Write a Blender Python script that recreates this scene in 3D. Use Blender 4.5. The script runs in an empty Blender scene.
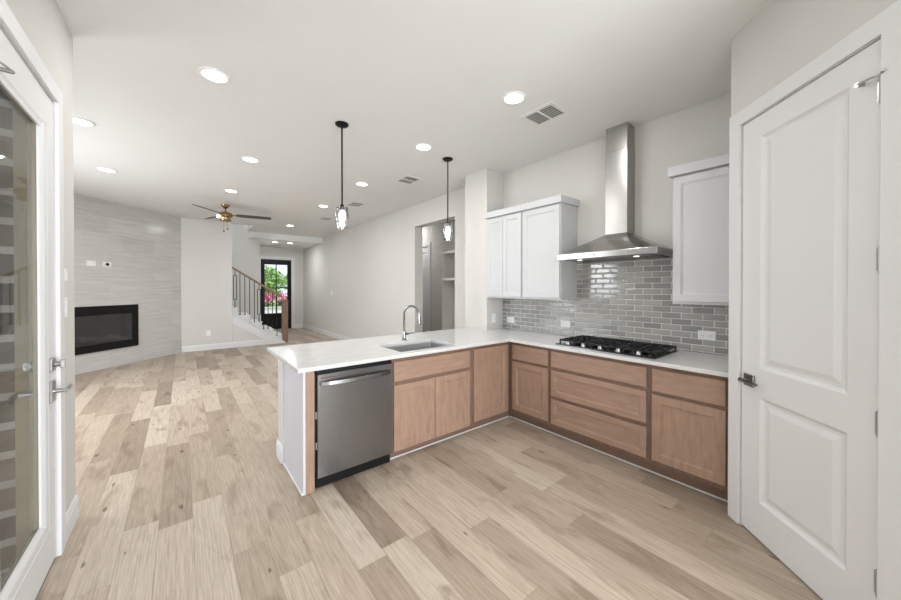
import bpy, bmesh, math, random
from mathutils import Vector, Matrix
R = math.radians
S = bpy.context.scene
COL = S.collection
random.seed(7)

# ------------------------------------------------------------------ camera, world, light, exposure
cam = bpy.data.objects.new('camera', bpy.data.cameras.new('camera')); COL.objects.link(cam)
cam.location = (0, 0, 1.458)
cam.rotation_euler = (R(90 - .336), 0, R(-39.095))
cam.data.sensor_width = 36
cam.data.lens = 334.27 * 36 / 901
cam.data.shift_x = -(453.46 - 450.5) / 901
cam.data.shift_y = -(300 - 289.82) / 901
cam.data.clip_start = .02
S.camera = cam
S.view_settings.view_transform = 'Standard'
S.view_settings.look = 'None'
S.view_settings.gamma = 1
S.view_settings.use_curve_mapping = False
S.view_settings.exposure = 0.55

W = bpy.data.worlds.new('daylight'); S.world = W; W.use_nodes = True
wb = W.node_tree.nodes['Background']
wb.inputs[0].default_value = (.80, .89, 1.0, 1); wb.inputs[1].default_value = 1.0


def area(name, loc, rot, sx, sy, watts, color=(1, .98, .95), spread=180):
    l = bpy.data.lights.new(name, 'AREA'); l.shape = 'RECTANGLE'; l.size = sx; l.size_y = sy
    l.energy = watts; l.color = color; l.spread = R(spread)
    o = bpy.data.objects.new(name, l); COL.objects.link(o); o.location = loc; o.rotation_euler = rot
    return o


DAY = (.925, .962, 1.0)
area('rear_fill', (.6, -3.16, 1.5), (R(84), 0, 0), 1.9, 2.0, 190, DAY)           # fill added behind the camera at an unseen window, faces +Y
area('daylight_living_window', (-2.57, 4.95, 1.8), (R(68), 0, R(-90)), 1.0, 1.3, 44, DAY)     # faces +X
area('daylight_living_window_far', (-2.57, 6.2, 1.55), (R(68), 0, R(-90)), 1.1, 1.9, 40, DAY)
area('upper_stair_fill', (.4, 9.95, 5.05), (0, 0, 0), 1.8, .3, 22, DAY)  # fill lamp added under the closed stairwell ceiling, no window there
CAN_W = 6.5
sun = bpy.data.objects.new('sun', bpy.data.lights.new('sun', 'SUN')); COL.objects.link(sun)
sun.data.energy = 3.5; sun.data.angle = R(1); sun.data.color = (1, .96, .9)
sun.rotation_euler = Vector((-.62, .28, -.74)).to_track_quat('-Z', 'Y').to_euler()

# ------------------------------------------------------------------ materials


def lin(c):
    def f(v):
        v /= 255
        return v / 12.92 if v <= .04045 else ((v + .055) / 1.055) ** 2.4
    return tuple(f(v) for v in c) + (1,)


def new_mat(name):
    m = bpy.data.materials.new(name); m.use_nodes = True
    return m, m.node_tree, m.node_tree.nodes['Principled BSDF']


def mat(name, rgb, rough=.5, metal=0, var=.04, scale=6, stretch=(1, 1, 1), bump=0, bscale=60, coat=0, spec=.5):
    m, t, p = new_mat(name)
    N = t.nodes.new
    tc = N('ShaderNodeTexCoord'); mp = N('ShaderNodeMapping'); mp.inputs['Scale'].default_value = stretch
    t.links.new(tc.outputs['Object'], mp.inputs[0])
    no = N('ShaderNodeTexNoise'); no.inputs['Scale'].default_value = scale; no.inputs['Detail'].default_value = 4
    t.links.new(mp.outputs[0], no.inputs[0])
    rp = N('ShaderNodeValToRGB'); c = lin(rgb)
    rp.color_ramp.elements[0].position = .3; rp.color_ramp.elements[1].position = .7
    rp.color_ramp.elements[0].color = tuple(max(0, v * (1 - var)) for v in c[:3]) + (1,)
    rp.color_ramp.elements[1].color = tuple(min(1, v * (1 + var)) for v in c[:3]) + (1,)
    t.links.new(no.outputs[0], rp.inputs[0]); t.links.new(rp.outputs[0], p.inputs['Base Color'])
    p.inputs['Roughness'].default_value = rough; p.inputs['Metallic'].default_value = metal
    p.inputs['Specular IOR Level'].default_value = spec
    if coat: p.inputs['Coat Weight'].default_value = coat
    if bump:
        b = N('ShaderNodeBump'); b.inputs['Strength'].default_value = bump; b.inputs['Distance'].default_value = .002
        n2 = N('ShaderNodeTexNoise'); n2.inputs['Scale'].default_value = bscale
        t.links.new(mp.outputs[0], n2.inputs[0]); t.links.new(n2.outputs[0], b.inputs['Height'])
        t.links.new(b.outputs[0], p.inputs['Normal'])
    return m


def aniso(m, amount):
    t = m.node_tree; p = t.nodes['Principled BSDF']
    tg = t.nodes.new('ShaderNodeTangent'); tg.direction_type = 'RADIAL'; tg.axis = 'Z'
    t.links.new(tg.outputs[0], p.inputs['Tangent']); p.inputs['Anisotropic'].default_value = amount; p.inputs['Anisotropic Rotation'].default_value = .25


def emit(name, rgb, strength):
    m, t, p = new_mat(name)
    p.inputs['Base Color'].default_value = lin(rgb)
    p.inputs['Emission Color'].default_value = lin(rgb); p.inputs['Emission Strength'].default_value = strength
    return m


def glassy(name, tint, gloss=.12, rough=.02, bump=0, fres=.8):
    m, t, p = new_mat(name); N = t.nodes.new; L = t.links.new
    out = t.nodes['Material Output']
    tr = N('ShaderNodeBsdfTransparent'); tr.inputs[0].default_value = tint
    gl = N('ShaderNodeBsdfGlossy'); gl.inputs['Roughness'].default_value = rough
    fr = N('ShaderNodeFresnel'); fr.inputs[0].default_value = 1.45
    ma = N('ShaderNodeMath'); ma.operation = 'MULTIPLY_ADD'; ma.inputs[1].default_value = fres; ma.inputs[2].default_value = gloss
    ma.use_clamp = True
    L(fr.outputs[0], ma.inputs[0])
    mx = N('ShaderNodeMixShader'); L(ma.outputs[0], mx.inputs[0]); L(tr.outputs[0], mx.inputs[1]); L(gl.outputs[0], mx.inputs[2])
    if bump:
        b = N('ShaderNodeBump'); b.inputs['Strength'].default_value = bump; b.inputs['Distance'].default_value = .01
        v = N('ShaderNodeTexVoronoi'); v.inputs['Scale'].default_value = 26
        tc = N('ShaderNodeTexCoord'); L(tc.outputs['Object'], v.inputs[0]); L(v.outputs[0], b.inputs['Height'])
        L(b.outputs[0], gl.inputs['Normal']); L(b.outputs[0], fr.inputs['Normal'])
    L(mx.outputs[0], out.inputs[0])
    return m


M = {}
M['wall'] = mat('wall_paint', (206, 204, 200), .85, var=.012, scale=2, bump=.05, bscale=180, spec=.2)
M['ceiling'] = mat('ceiling_paint', (226, 226, 224), .9, var=.01, scale=2, bump=.05, bscale=150, spec=.1)
M['trim'] = mat('white_trim_paint', (216, 216, 217), .5, var=.01, scale=3, spec=.3)
M['white_cab'] = mat('white_cabinet_paint', (198, 199, 201), .45, var=.01, scale=3, spec=.4)
M['endpanel'] = mat('end_panel_paint', (200, 200, 206), .5, var=.015, scale=3)
M['counter'] = mat('white_quartz', (208, 208, 207), .16, var=.03, scale=9)
M['wood'] = mat('stained_maple', (155, 127, 109), .42, var=.13, scale=7, stretch=(5, 5, .9), bump=.06, bscale=30)
M['wood_h'] = mat('stained_maple_across', (155, 127, 110), .42, var=.12, scale=7, stretch=(.9, 5, 5), bump=.06, bscale=30)
M['wood_dark'] = mat('cabinet_frame_maple', (122, 97, 83), .5, var=.12, scale=7, stretch=(5, 5, .9))
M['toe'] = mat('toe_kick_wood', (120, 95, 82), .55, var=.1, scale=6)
M['rail_wood'] = mat('oak_handrail', (122, 98, 80), .45, var=.15, scale=9, stretch=(1, 1, 4))
M['steel'] = mat('brushed_stainless', (146, 147, 150), .27, 1, var=.07, scale=14, stretch=(14, 14, .25), bump=.04, bscale=50)
M['steel_h'] = mat('brushed_stainless_hood', (176, 174, 171), .25, 1, var=.06, scale=14, stretch=(10, 10, .3), bump=.03, bscale=40)
aniso(M['steel'], .75); aniso(M['steel_h'], .75)
M['steel_dark'] = mat('dark_stainless', (96, 96, 97), .35, 1, var=.08, scale=20)  # darker steel for the hood filter
M['sink'] = mat('satin_sink_steel', (168, 168, 168), .45, .55, var=.05, scale=20)
M['chrome'] = mat('polished_chrome', (150, 150, 153), .08, 1, var=.02, scale=8)
M['nickel'] = mat('satin_nickel', (178, 177, 176), .28, 1, var=.04, scale=20)
M['hinge'] = mat('satin_hinge_metal', (172, 172, 174), .3, .6, var=.03, scale=20)
M['black'] = mat('black_metal', (15, 15, 16), .5, 0, var=.2, scale=20, spec=.25)
M['iron'] = mat('cast_iron', (26, 26, 27), .55, .2, var=.3, scale=60, bump=.3, bscale=200)
M['blackglass'] = mat('black_enamel', (16, 16, 17), .18, 0, var=.1, scale=10, coat=.4)
M['plastic'] = mat('white_plastic', (233, 233, 232), .35, var=.01, scale=10)
M['slot'] = mat('dark_slot', (60, 60, 60), .6, var=.1)
M['brass'] = mat('antique_brass', (158, 134, 102), .22, 1, var=.08, scale=18)
M['blade'] = mat('dark_walnut_blade', (74, 66, 60), .45, var=.2, scale=9, stretch=(.6, 8, 8))
M['vent'] = mat('white_vent_metal', (222, 221, 218), .45, var=.01)
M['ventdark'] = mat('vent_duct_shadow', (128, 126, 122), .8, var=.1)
M['redmark'] = mat('dark_red_print', (96, 44, 48), .5, var=.1)
M['ember'] = mat('grey_ceramic_log', (120, 112, 104), .9, var=.4, scale=22, bump=.5, bscale=40)
M['firebrick'] = mat('firebox_lining', (84, 84, 80), .8, var=.35, scale=14, stretch=(3, 1, .3))
M['glass'] = glassy('clear_pane_glass', (.95, .96, .96, 1), .01, fres=.22)
M['fireglass'] = glassy('fireplace_glass', (.7, .7, .7, 1), .03)
M['pendglass'] = glassy('seeded_pendant_glass', (.96, .97, .98, 1), .16, .12, .35)
M['lens'] = emit('frosted_led_lens', (255, 252, 244), 5)
M['bulb'] = emit('pendant_bulb', (255, 246, 232), 12)
M['fanglow'] = emit('fan_glow', (255, 226, 190), 5)  # warm emission of the small bead on the fan motor
M['hoodlamp'] = emit('hood_lamp', (255, 250, 240), 3)
M['leaf'] = mat('tree_leaves', (112, 150, 62), .6, var=.5, scale=3)
M['leaf2'] = mat('shrub_leaves', (74, 110, 54), .6, var=.4, scale=5)
M['pink'] = mat('pink_blossom', (206, 80, 140), .6, var=.35, scale=8)
M['bark'] = mat('bark', (96, 80, 66), .9, var=.3, scale=9)
M['grass'] = mat('lawn_ground', (140, 150, 100), .9, var=.2, scale=3)
M['concrete'] = mat('porch_concrete', (196, 192, 186), .85, var=.06, scale=6)
M['extjamb'] = mat('exterior_jamb_paint', (156, 144, 120), .6, var=.05, scale=2)
M['shelf'] = mat('painted_shelf', (214, 212, 208), .5, var=.01)


def floor_mat():
    m, t, p = new_mat('light_oak_planks'); N = t.nodes.new; L = t.links.new

    def math_(op, a, b=None, c=None):
        n = N('ShaderNodeMath'); n.operation = op
        for i, v in enumerate((a, b, c)):
            if v is None: continue
            if isinstance(v, (int, float)): n.inputs[i].default_value = v
            else: L(v, n.inputs[i])
        return n.outputs[0]
    tc = N('ShaderNodeTexCoord'); sp = N('ShaderNodeSeparateXYZ'); L(tc.outputs['Object'], sp.inputs[0])
    u = math_('DIVIDE', math_('ADD', sp.outputs[0], 10.039), .1627)
    row = math_('FLOOR', u)
    wn = N('ShaderNodeTexWhiteNoise'); wn.noise_dimensions = '1D'; L(row, wn.inputs['W'])
    v = math_('ADD', math_('DIVIDE', sp.outputs[1], 1.35), math_('MULTIPLY', wn.outputs[0], 13.7))
    colm = math_('FLOOR', v)
    cb = N('ShaderNodeCombineXYZ'); L(row, cb.inputs[0]); L(colm, cb.inputs[1])
    w2 = N('ShaderNodeTexWhiteNoise'); w2.noise_dimensions = '2D'; L(cb.outputs[0], w2.inputs['Vector'])
    ramp = N('ShaderNodeValToRGB'); e = ramp.color_ramp.elements
    e[0].position = 0; e[0].color = lin((148, 133, 118)); e[1].position = 1; e[1].color = lin((193, 181, 167))
    for pos, c in ((.2, (163, 148, 132)), (.45, (173, 159, 143)), (.7, (183, 169, 153))):
        k = e.new(pos); k.color = lin(c)
    L(w2.outputs[0], ramp.inputs[0])
    # grain, offset for every board
    off = N('ShaderNodeCombineXYZ'); L(math_('MULTIPLY', w2.outputs[0], 37), off.inputs[2])
    L(math_('MULTIPLY', w2.outputs[0], 11), off.inputs[1])
    ad = N('ShaderNodeVectorMath'); ad.operation = 'ADD'; L(tc.outputs['Object'], ad.inputs[0]); L(off.outputs[0], ad.inputs[1])
    def noise(scale, detail, st, dist=0):
        mp = N('ShaderNodeMapping'); mp.inputs['Scale'].default_value = st; L(ad.outputs[0], mp.inputs[0])
        n = N('ShaderNodeTexNoise'); n.inputs['Scale'].default_value = scale; n.inputs['Detail'].default_value = detail
        n.inputs['Distortion'].default_value = dist
        L(mp.outputs[0], n.inputs[0]); return n.outputs[0]
    g1 = noise(17, 8, (9, .28, 1), .6)
    g2 = noise(3.2, 4, (2.4, .75, 1), .8)
    def mul(col, fac, lo, hi, c0, c1):
        r = N('ShaderNodeValToRGB'); r.color_ramp.elements[0].position = lo; r.color_ramp.elements[1].position = hi
        r.color_ramp.elements[0].color = c0; r.color_ramp.elements[1].color = c1
        L(fac, r.inputs[0])
        mx = N('ShaderNodeMix'); mx.data_type = 'RGBA'; mx.blend_type = 'MULTIPLY'; mx.inputs[0].default_value = 1
        L(col, mx.inputs[6]); L(r.outputs[0], mx.inputs[7]); return mx.outputs[2]
    c = mul(ramp.outputs[0], g1, .28, .7, (.72, .69, .66, 1), (1.08, 1.08, 1.08, 1))
    c = mul(c, g2, .30, .46, (.72, .685, .65, 1), (1.0, 1.0, 1.0, 1))
    # knots
    mp = N('ShaderNodeMapping'); mp.inputs['Scale'].default_value = (5.2, 2.0, 1); L(ad.outputs[0], mp.inputs[0])
    vo = N('ShaderNodeTexVoronoi'); vo.voronoi_dimensions = '2D'; vo.inputs['Scale'].default_value = 1.0; L(mp.outputs[0], vo.inputs[0])
    sc_ = N('ShaderNodeSeparateColor'); L(vo.outputs['Color'], sc_.inputs[0])
    sz = math_('MULTIPLY', math_('MAXIMUM', math_('SUBTRACT', sc_.outputs[0], .60), 0), .24)
    dn = math_('ADD', vo.outputs['Distance'], math_('MULTIPLY', math_('SUBTRACT', g1, .5), .09))
    kn = math_('DIVIDE', dn, math_('ADD', sz, .0005))
    c = mul(c, kn, .35, 1.0, (.36, .31, .27, 1), (1, 1, 1, 1))
    # joints
    fu = math_('FRACT', u); fv = math_('FRACT', v)
    ed = math_('MINIMUM', math_('MINIMUM', fu, math_('SUBTRACT', 1, fu)), math_('MULTIPLY', math_('MINIMUM', fv, math_('SUBTRACT', 1, fv)), 8.3))
    c = mul(c, ed, .004, .013, (.74, .72, .70, 1), (1, 1, 1, 1))
    L(c, p.inputs['Base Color'])
    p.inputs['Roughness'].default_value = .42; p.inputs['Specular IOR Level'].default_value = .35
    b = N('ShaderNodeBump'); b.inputs['Strength'].default_value = .25; b.inputs['Distance'].default_value = .002
    L(math_('MINIMUM', math_('MULTIPLY', ed, 60), 1), b.inputs['Height']); L(b.outputs[0], p.inputs['Normal'])
    return m


def brick_mat(name, axes, c1, c2, mortar, bw, bh, ms, rough=.12, wav=0, offset=.5, streak=False, mrough=.7, bumpn=.4, pillow=0):
    m, t, p = new_mat(name); N = t.nodes.new; L = t.links.new
    tc = N('ShaderNodeTexCoord'); sp = N('ShaderNodeSeparateXYZ'); L(tc.outputs['Object'], sp.inputs[0])
    cb = N('ShaderNodeCombineXYZ'); L(sp.outputs[axes[0]], cb.inputs[0]); L(sp.outputs[axes[1]], cb.inputs[1])
    br = N('ShaderNodeTexBrick'); br.offset = offset; br.inputs['Scale'].default_value = 1
    br.inputs['Brick Width'].default_value = bw; br.inputs['Row Height'].default_value = bh
    br.inputs['Mortar Size'].default_value = ms; br.inputs['Mortar Smooth'].default_value = .1; br.inputs['Bias'].default_value = 0
    br.inputs['Color1'].default_value = lin(c1); br.inputs['Color2'].default_value = lin(c2); br.inputs['Mortar'].default_value = lin(mortar)
    L(cb.outputs[0], br.inputs[0])
    col = br.outputs[0]
    if streak:
        mp = N('ShaderNodeMapping'); mp.inputs['Scale'].default_value = (1.1, 1, 16); L(tc.outputs['Object'], mp.inputs[0])
        no = N('ShaderNodeTexNoise'); no.inputs['Scale'].default_value = 1.6; no.inputs['Detail'].default_value = 6; L(mp.outputs[0], no.inputs[0])
        r = N('ShaderNodeValToRGB'); r.color_ramp.elements[0].position = .3; r.color_ramp.elements[1].position = .68
        r.color_ramp.elements[0].color = (.88, .875, .87, 1); r.color_ramp.elements[1].color = (1.06, 1.06, 1.06, 1); L(no.outputs[0], r.inputs[0])
        mx = N('ShaderNodeMix'); mx.data_type = 'RGBA'; mx.blend_type = 'MULTIPLY'; mx.inputs[0].default_value = 1
        L(col, mx.inputs[6]); L(r.outputs[0], mx.inputs[7]); col = mx.outputs[2]
    L(col, p.inputs['Base Color'])
    mr = N('ShaderNodeMapRange'); mr.inputs[3].default_value = rough; mr.inputs[4].default_value = mrough
    L(br.outputs[1], mr.inputs[0]); L(mr.outputs[0], p.inputs['Roughness'])
    b = N('ShaderNodeBump'); b.invert = True; b.inputs['Strength'].default_value = bumpn; b.inputs['Distance'].default_value = .003
    L(br.outputs[1], b.inputs['Height'])
    if pillow:
        b3 = N('ShaderNodeTexBrick'); b3.offset = offset; b3.inputs['Scale'].default_value = 1
        b3.inputs['Brick Width'].default_value = bw; b3.inputs['Row Height'].default_value = bh
        b3.inputs['Mortar Size'].default_value = pillow; b3.inputs['Mortar Smooth'].default_value = 1
        L(cb.outputs[0], b3.inputs[0])
        bb = N('ShaderNodeBump'); bb.invert = True; bb.inputs['Strength'].default_value = .5; bb.inputs['Distance'].default_value = .004
        L(b3.outputs[1], bb.inputs['Height']); L(b.outputs[0], bb.inputs['Normal']); b = bb
    if wav:
        n2 = N('ShaderNodeTexNoise'); n2.inputs['Scale'].default_value = 14; n2.inputs['Detail'].default_value = 1; L(tc.outputs['Object'], n2.inputs[0])
        b2 = N('ShaderNodeBump'); b2.inputs['Strength'].default_value = wav; b2.inputs['Distance'].default_value = .01
        L(n2.outputs[0], b2.inputs['Height']); L(b.outputs[0], b2.inputs['Normal']); L(b2.outputs[0], p.inputs['Normal'])
    else:
        L(b.outputs[0], p.inputs['Normal'])
    return m


M['floor'] = floor_mat()
M['tile'] = brick_mat('grey_glazed_tile', (1, 2), (172, 170, 166), (142, 141, 139), (222, 221, 218), .1585, .0537, .0028, .10, .12, pillow=.011)
M['firetile'] = brick_mat('grey_stone_tile', (0, 2), (200, 198, 195), (191, 189, 187), (184, 182, 180), .61, .305, .0014, .2, 0, .37, True, .5, .12)
M['brick'] = brick_mat('tumbled_brick', (0, 2), (120, 108, 96), (84, 78, 72), (168, 163, 154), .3, .15, .02, .85, 0)
M['fence'] = mat('white_fence_paint', (226, 226, 226), .6)

# ------------------------------------------------------------------ mesh tools


class MB:
    def __init__(self): self.b = bmesh.new()

    def face(self, vs):
        try: return self.b.faces.new(vs)
        except ValueError: return None

    def box(self, x0, x1, y0, y1, z0, z1):
        v = [self.b.verts.new(c) for c in ((x0, y0, z0), (x1, y0, z0), (x1, y1, z0), (x0, y1, z0), (x0, y0, z1), (x1, y0, z1), (x1, y1, z1), (x0, y1, z1))]
        for f in ((0, 3, 2, 1), (4, 5, 6, 7), (0, 1, 5, 4), (1, 2, 6, 5), (2, 3, 7, 6), (3, 0, 4, 7)): self.face([v[i] for i in f])
        return self

    def loft(self, loops, cap0=True, cap1=True):
        V = [[self.b.verts.new(p) for p in l] for l in loops]
        n = len(V[0])
        for a, c in zip(V, V[1:]):
            for i in range(n): self.face([a[i], a[(i + 1) % n], c[(i + 1) % n], c[i]])
        if cap0: self.face(list(reversed(V[0])))
        if cap1: self.face(V[-1])
        return self

    def rings(self, x0, x1, z0, z1, steps):
        """front-facing (-y) panel: steps = (inset, y)"""
        return self.loft([[(x0 + i, y, z0 + i), (x1 - i, y, z0 + i), (x1 - i, y, z1 - i), (x0 + i, y, z1 - i)] for i, y in steps])

    def shaker(self, x0, x1, z0, z1, t=.02, fr=.062):
        return self.rings(x0, x1, z0, z1, ((0, t), (0, .002), (.002, 0), (fr - .004, 0), (fr + .001, .0045), (fr + .007, .0045), (fr + .009, .009)))

    def slab(self, x0, x1, z0, z1, t=.02):
        return self.rings(x0, x1, z0, z1, ((0, t), (0, .003), (.003, 0)))

    def tube(self, pts, r, seg=10, cap=True):
        pts = [Vector(p) for p in pts]; loops = []
        rr = r if isinstance(r, (list, tuple)) else [r] * len(pts)
        up = None
        for i, p in enumerate(pts):
            d = (pts[min(i + 1, len(pts) - 1)] - pts[max(i - 1, 0)]).normalized()
            if up is None: up = Vector((0, 0, 1)) if abs(d.z) < .9 else Vector((1, 0, 0))
            a = d.cross(up).normalized(); c = d.cross(a).normalized(); up = -c if (-c).dot(up) > 0 else c
            loops.append([tuple(p + rr[i] * (math.cos(k * 2 * math.pi / seg) * a + math.sin(k * 2 * math.pi / seg) * c)) for k in range(seg)])
        return self.loft(loops, cap, cap)

    def lathe(self, prof, cx=0, cy=0, seg=24, cap0=True, cap1=True):
        return self.loft([[(cx + r * math.cos(k * 2 * math.pi / seg), cy + r * math.sin(k * 2 * math.pi / seg), z) for k in range(seg)] for r, z in prof], cap0, cap1)

    def grid(self, us, vs, inside, w0, w1, mp):
        """solid of the grid cells for which inside(cu, cv); mp(u,v,w) -> xyz"""
        us = sorted(set(us)); vs = sorted(set(vs)); C = {}

        def V(i, j, k):
            if (i, j, k) not in C: C[i, j, k] = self.b.verts.new(mp(us[i], vs[j], (w0, w1)[k]))
            return C[i, j, k]
        I = [[inside((us[i] + us[i + 1]) / 2, (vs[j] + vs[j + 1]) / 2) for j in range(len(vs) - 1)] for i in range(len(us) - 1)]
        g = lambda i, j: 0 <= i < len(us) - 1 and 0 <= j < len(vs) - 1 and I[i][j]
        for i in range(len(us) - 1):
            for j in range(len(vs) - 1):
                if not I[i][j]: continue
                self.face([V(i, j, 0), V(i, j + 1, 0), V(i + 1, j + 1, 0), V(i + 1, j, 0)])
                self.face([V(i, j, 1), V(i + 1, j, 1), V(i + 1, j + 1, 1), V(i, j + 1, 1)])
                if not g(i - 1, j): self.face([V(i, j, 0), V(i, j, 1), V(i, j + 1, 1), V(i, j + 1, 0)])
                if not g(i + 1, j): self.face([V(i + 1, j, 0), V(i + 1, j + 1, 0), V(i + 1, j + 1, 1), V(i + 1, j, 1)])
                if not g(i, j - 1): self.face([V(i, j, 0), V(i + 1, j, 0), V(i + 1, j, 1), V(i, j, 1)])
                if not g(i, j + 1): self.face([V(i, j + 1, 0), V(i, j + 1, 1), V(i + 1, j + 1, 1), V(i + 1, j + 1, 0)])
        return self

    def prism(self, poly, mp, w0, w1):
        return self.loft([[mp(a, b_, w0) for a, b_ in poly], [mp(a, b_, w1) for a, b_ in poly]])

    def xf(self, mtx):
        bmesh.ops.transform(self.b, matrix=mtx, verts=self.b.verts[:]); return self


WM = {}       # world matrix of every empty (for parts given in world coordinates)


def build(name, mb, m, parent=None, bevel=0, smooth=False, world=False, seg=2, label=None):
    me = bpy.data.meshes.new(name)
    bmesh.ops.recalc_face_normals(mb.b, faces=mb.b.faces[:])
    root = parent
    while root is not None and root.parent is not None: root = root.parent
    if world and root is not None and root.name in WM:
        mb.xf(WM[root.name].inverted())
    mb.b.to_mesh(me); mb.b.free()
    o = bpy.data.objects.new(name, me); COL.objects.link(o)
    for k in (m if isinstance(m, (list, tuple)) else [m]): me.materials.append(k)
    if smooth:
        for f in me.polygons: f.use_smooth = True
        if hasattr(me, 'set_sharp_from_angle'): me.set_sharp_from_angle(angle=R(35))
    if bevel:
        b = o.modifiers.new('edge', 'BEVEL'); b.width = bevel; b.segments = seg; b.limit_method = 'ANGLE'; b.angle_limit = R(40)
    if parent is not None: o.parent = parent
    if label: o['label'] = label
    return o


def tag(o, label, cat, group=None):
    o['label'] = label; o['category'] = cat
    if group: o['group'] = group
    return o


def thing(name, label, cat, loc=(0, 0, 0), rz=0, group=None, structure=False):
    o = bpy.data.objects.new(name, None); COL.objects.link(o); o.location = loc; o.rotation_euler = (0, 0, rz)
    o.empty_display_size = .1
    WM[o.name] = Matrix.Translation(loc) @ Matrix.Rotation(rz, 4, 'Z')
    if structure: o['kind'] = 'structure'
    if label: tag(o, label, cat, group)
    return o


def dup(root, loc, label, rz=None, group=None):
    r = root.copy(); COL.objects.link(r); r.location = loc; r['label'] = label
    if rz is not None: r.rotation_euler = (0, 0, rz)
    if group: r['group'] = group
    for ch in list(root.children):
        c = ch.copy(); COL.objects.link(c); c.parent = r
        for g in list(ch.children):
            d = g.copy(); COL.objects.link(d); d.parent = c
    return r


def struct(name, mb, m, label=None, cat=None, loc=None, rz=0, parent=None, bevel=0):
    o = build(name, mb, m, parent, bevel)
    if loc: o.location = loc; o.rotation_euler = (0, 0, rz)
    o['kind'] = 'structure'
    if label: tag(o, label, cat)
    return o


XY = lambda a, b, w: (a, b, w)
XZ = lambda a, b, w: (a, w, b)      # u = x, v = z, extruded along y
YZ = lambda a, b, w: (w, a, b)      # u = y, v = z, extruded along x
PI = math.pi
DIAG = R(-135); PO = (2.73, .545, 0)          # pantry wall frame: local x along the wall, front = -y
FO = (-2.6, 7.1225, 0)                          # fireplace wall frame, 45 degrees
RW = 3.46                                      # face of the long right wall
H = 3.0415
RF = R(-90)                                    # units on the range wall look towards -x

# ------------------------------------------------------------------ the setting
struct('floor', MB().box(-2.85, 5.2, -3.45, 13.25, -.12, 0), M['floor'], 'light oak plank floor running from the kitchen to the front door', 'floor')

cm = MB().grid((-2.85, 1.42, 1.62, 3.7, 5.2), (-3.45, 9.83, 10.85), lambda u, v: v < 9.83 or u > 1.42, H, H + .14, XY)
struct('ceiling', cm, M['ceiling'], 'smooth off-white ceiling over the kitchen and living room', 'ceiling')
struct('ceiling_foyer', MB().box(1.46, 3.459, 10.852, 13.2, 2.87, 3.18), M['ceiling'], 'lower white ceiling of the entry with its dropped front edge', 'ceiling')
struct('ceiling_stairwell', MB().box(-2.2, 1.9, 9.7, 11.1, 5.2, 5.3), M['ceiling'])
struct('trim_stairwell', MB().box(1.42, 1.60, 9.83, 10.85, 3.185, 5.2), M['wall'])

# left wall with the opening for the glass door
wl = MB().grid((-3.4, 1.885, 2.765, 3.165), (0, 2.465, H), lambda u, v: not (1.885 < u < 2.765 and v < 2.465), -.652, -.53, YZ)
struct('wall_left', wl, M['wall'], 'off-white wall around the white glass patio door', 'wall')
bw_ = MB().grid((-3.4, 1.88, 2.768, 2.964), (0, 2.48, H), lambda u, v: not (1.88 < u < 2.768 and v < 2.48), -.84, -.668, YZ)
struct('wall_exterior_brick', bw_, M['brick'], 'weathered brick outside the glass patio door', 'brick wall')
struct('wall_living_side', MB().box(-2.75, -.653, 2.966, 3.165, 0, H), M['wall'])
lw = MB().grid((3.165, 4.4, 5.5, 5.65, 6.75, 7.12), (0, .55, 1.1, 2.5, H), lambda u, v: not ((1.1 < v < 2.5 and 4.4 < u < 5.5) or (.55 < v < 2.5 and 5.65 < u < 6.75)), -2.76, -2.6, YZ)
struct('wall_living_left', lw, M['wall'])
for i, (a, b, c_) in enumerate(((4.4, 5.5, 1.1), (5.65, 6.75, .55))):
    w = MB().grid((a, a + .05, (a + b) / 2 - .02, (a + b) / 2 + .02, b - .05, b), (c_, c_ + .05, 2.45, 2.5),
                  lambda u, v: not (c_ + .05 < v < 2.45 and (a + .05 < u < (a + b) / 2 - .02 or (a + b) / 2 + .02 < u < b - .05)), -2.70, -2.64, YZ)
    struct('window_%d' % (i + 1), w, M['trim'])
wr = MB().grid((-.69, -.4, 1.6, 1.9), (0, .45, 2.6, H), lambda u, v: not (-.4 < u < 1.6 and .45 < v < 2.6), -3.4, -3.2, XZ)
struct('wall_rear', wr, M['wall'])
struct('window_3', MB().grid((-.4, -.34, .57, .63, 1.54, 1.6), (.45, .51, 2.54, 2.6), lambda u, v: not (.51 < v < 2.54 and (-.34 < u < .57 or .63 < u < 1.54)), -3.33, -3.27, XZ), M['trim'])  # unseen window frame added to go with the rear fill light

# fireplace wall (45 degrees)
FL = 3.662; FB0, FB1, FZ0, FZ1 = 1.47, 2.718, .328, 1.136
fw = MB().grid((0, FB0 + .04, FB1 - .04, FL), (0, FZ0 + .04, FZ1 - .04, H), lambda u, v: not (FB0 + .04 < u < FB1 - .04 and FZ0 + .04 < v < FZ1 - .04), 0, .22, XZ)
struct('wall_fireplace', fw, M['firetile'], 'angled wall of grey veined stone tile around the fireplace', 'tiled wall', FO, R(45))
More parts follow.
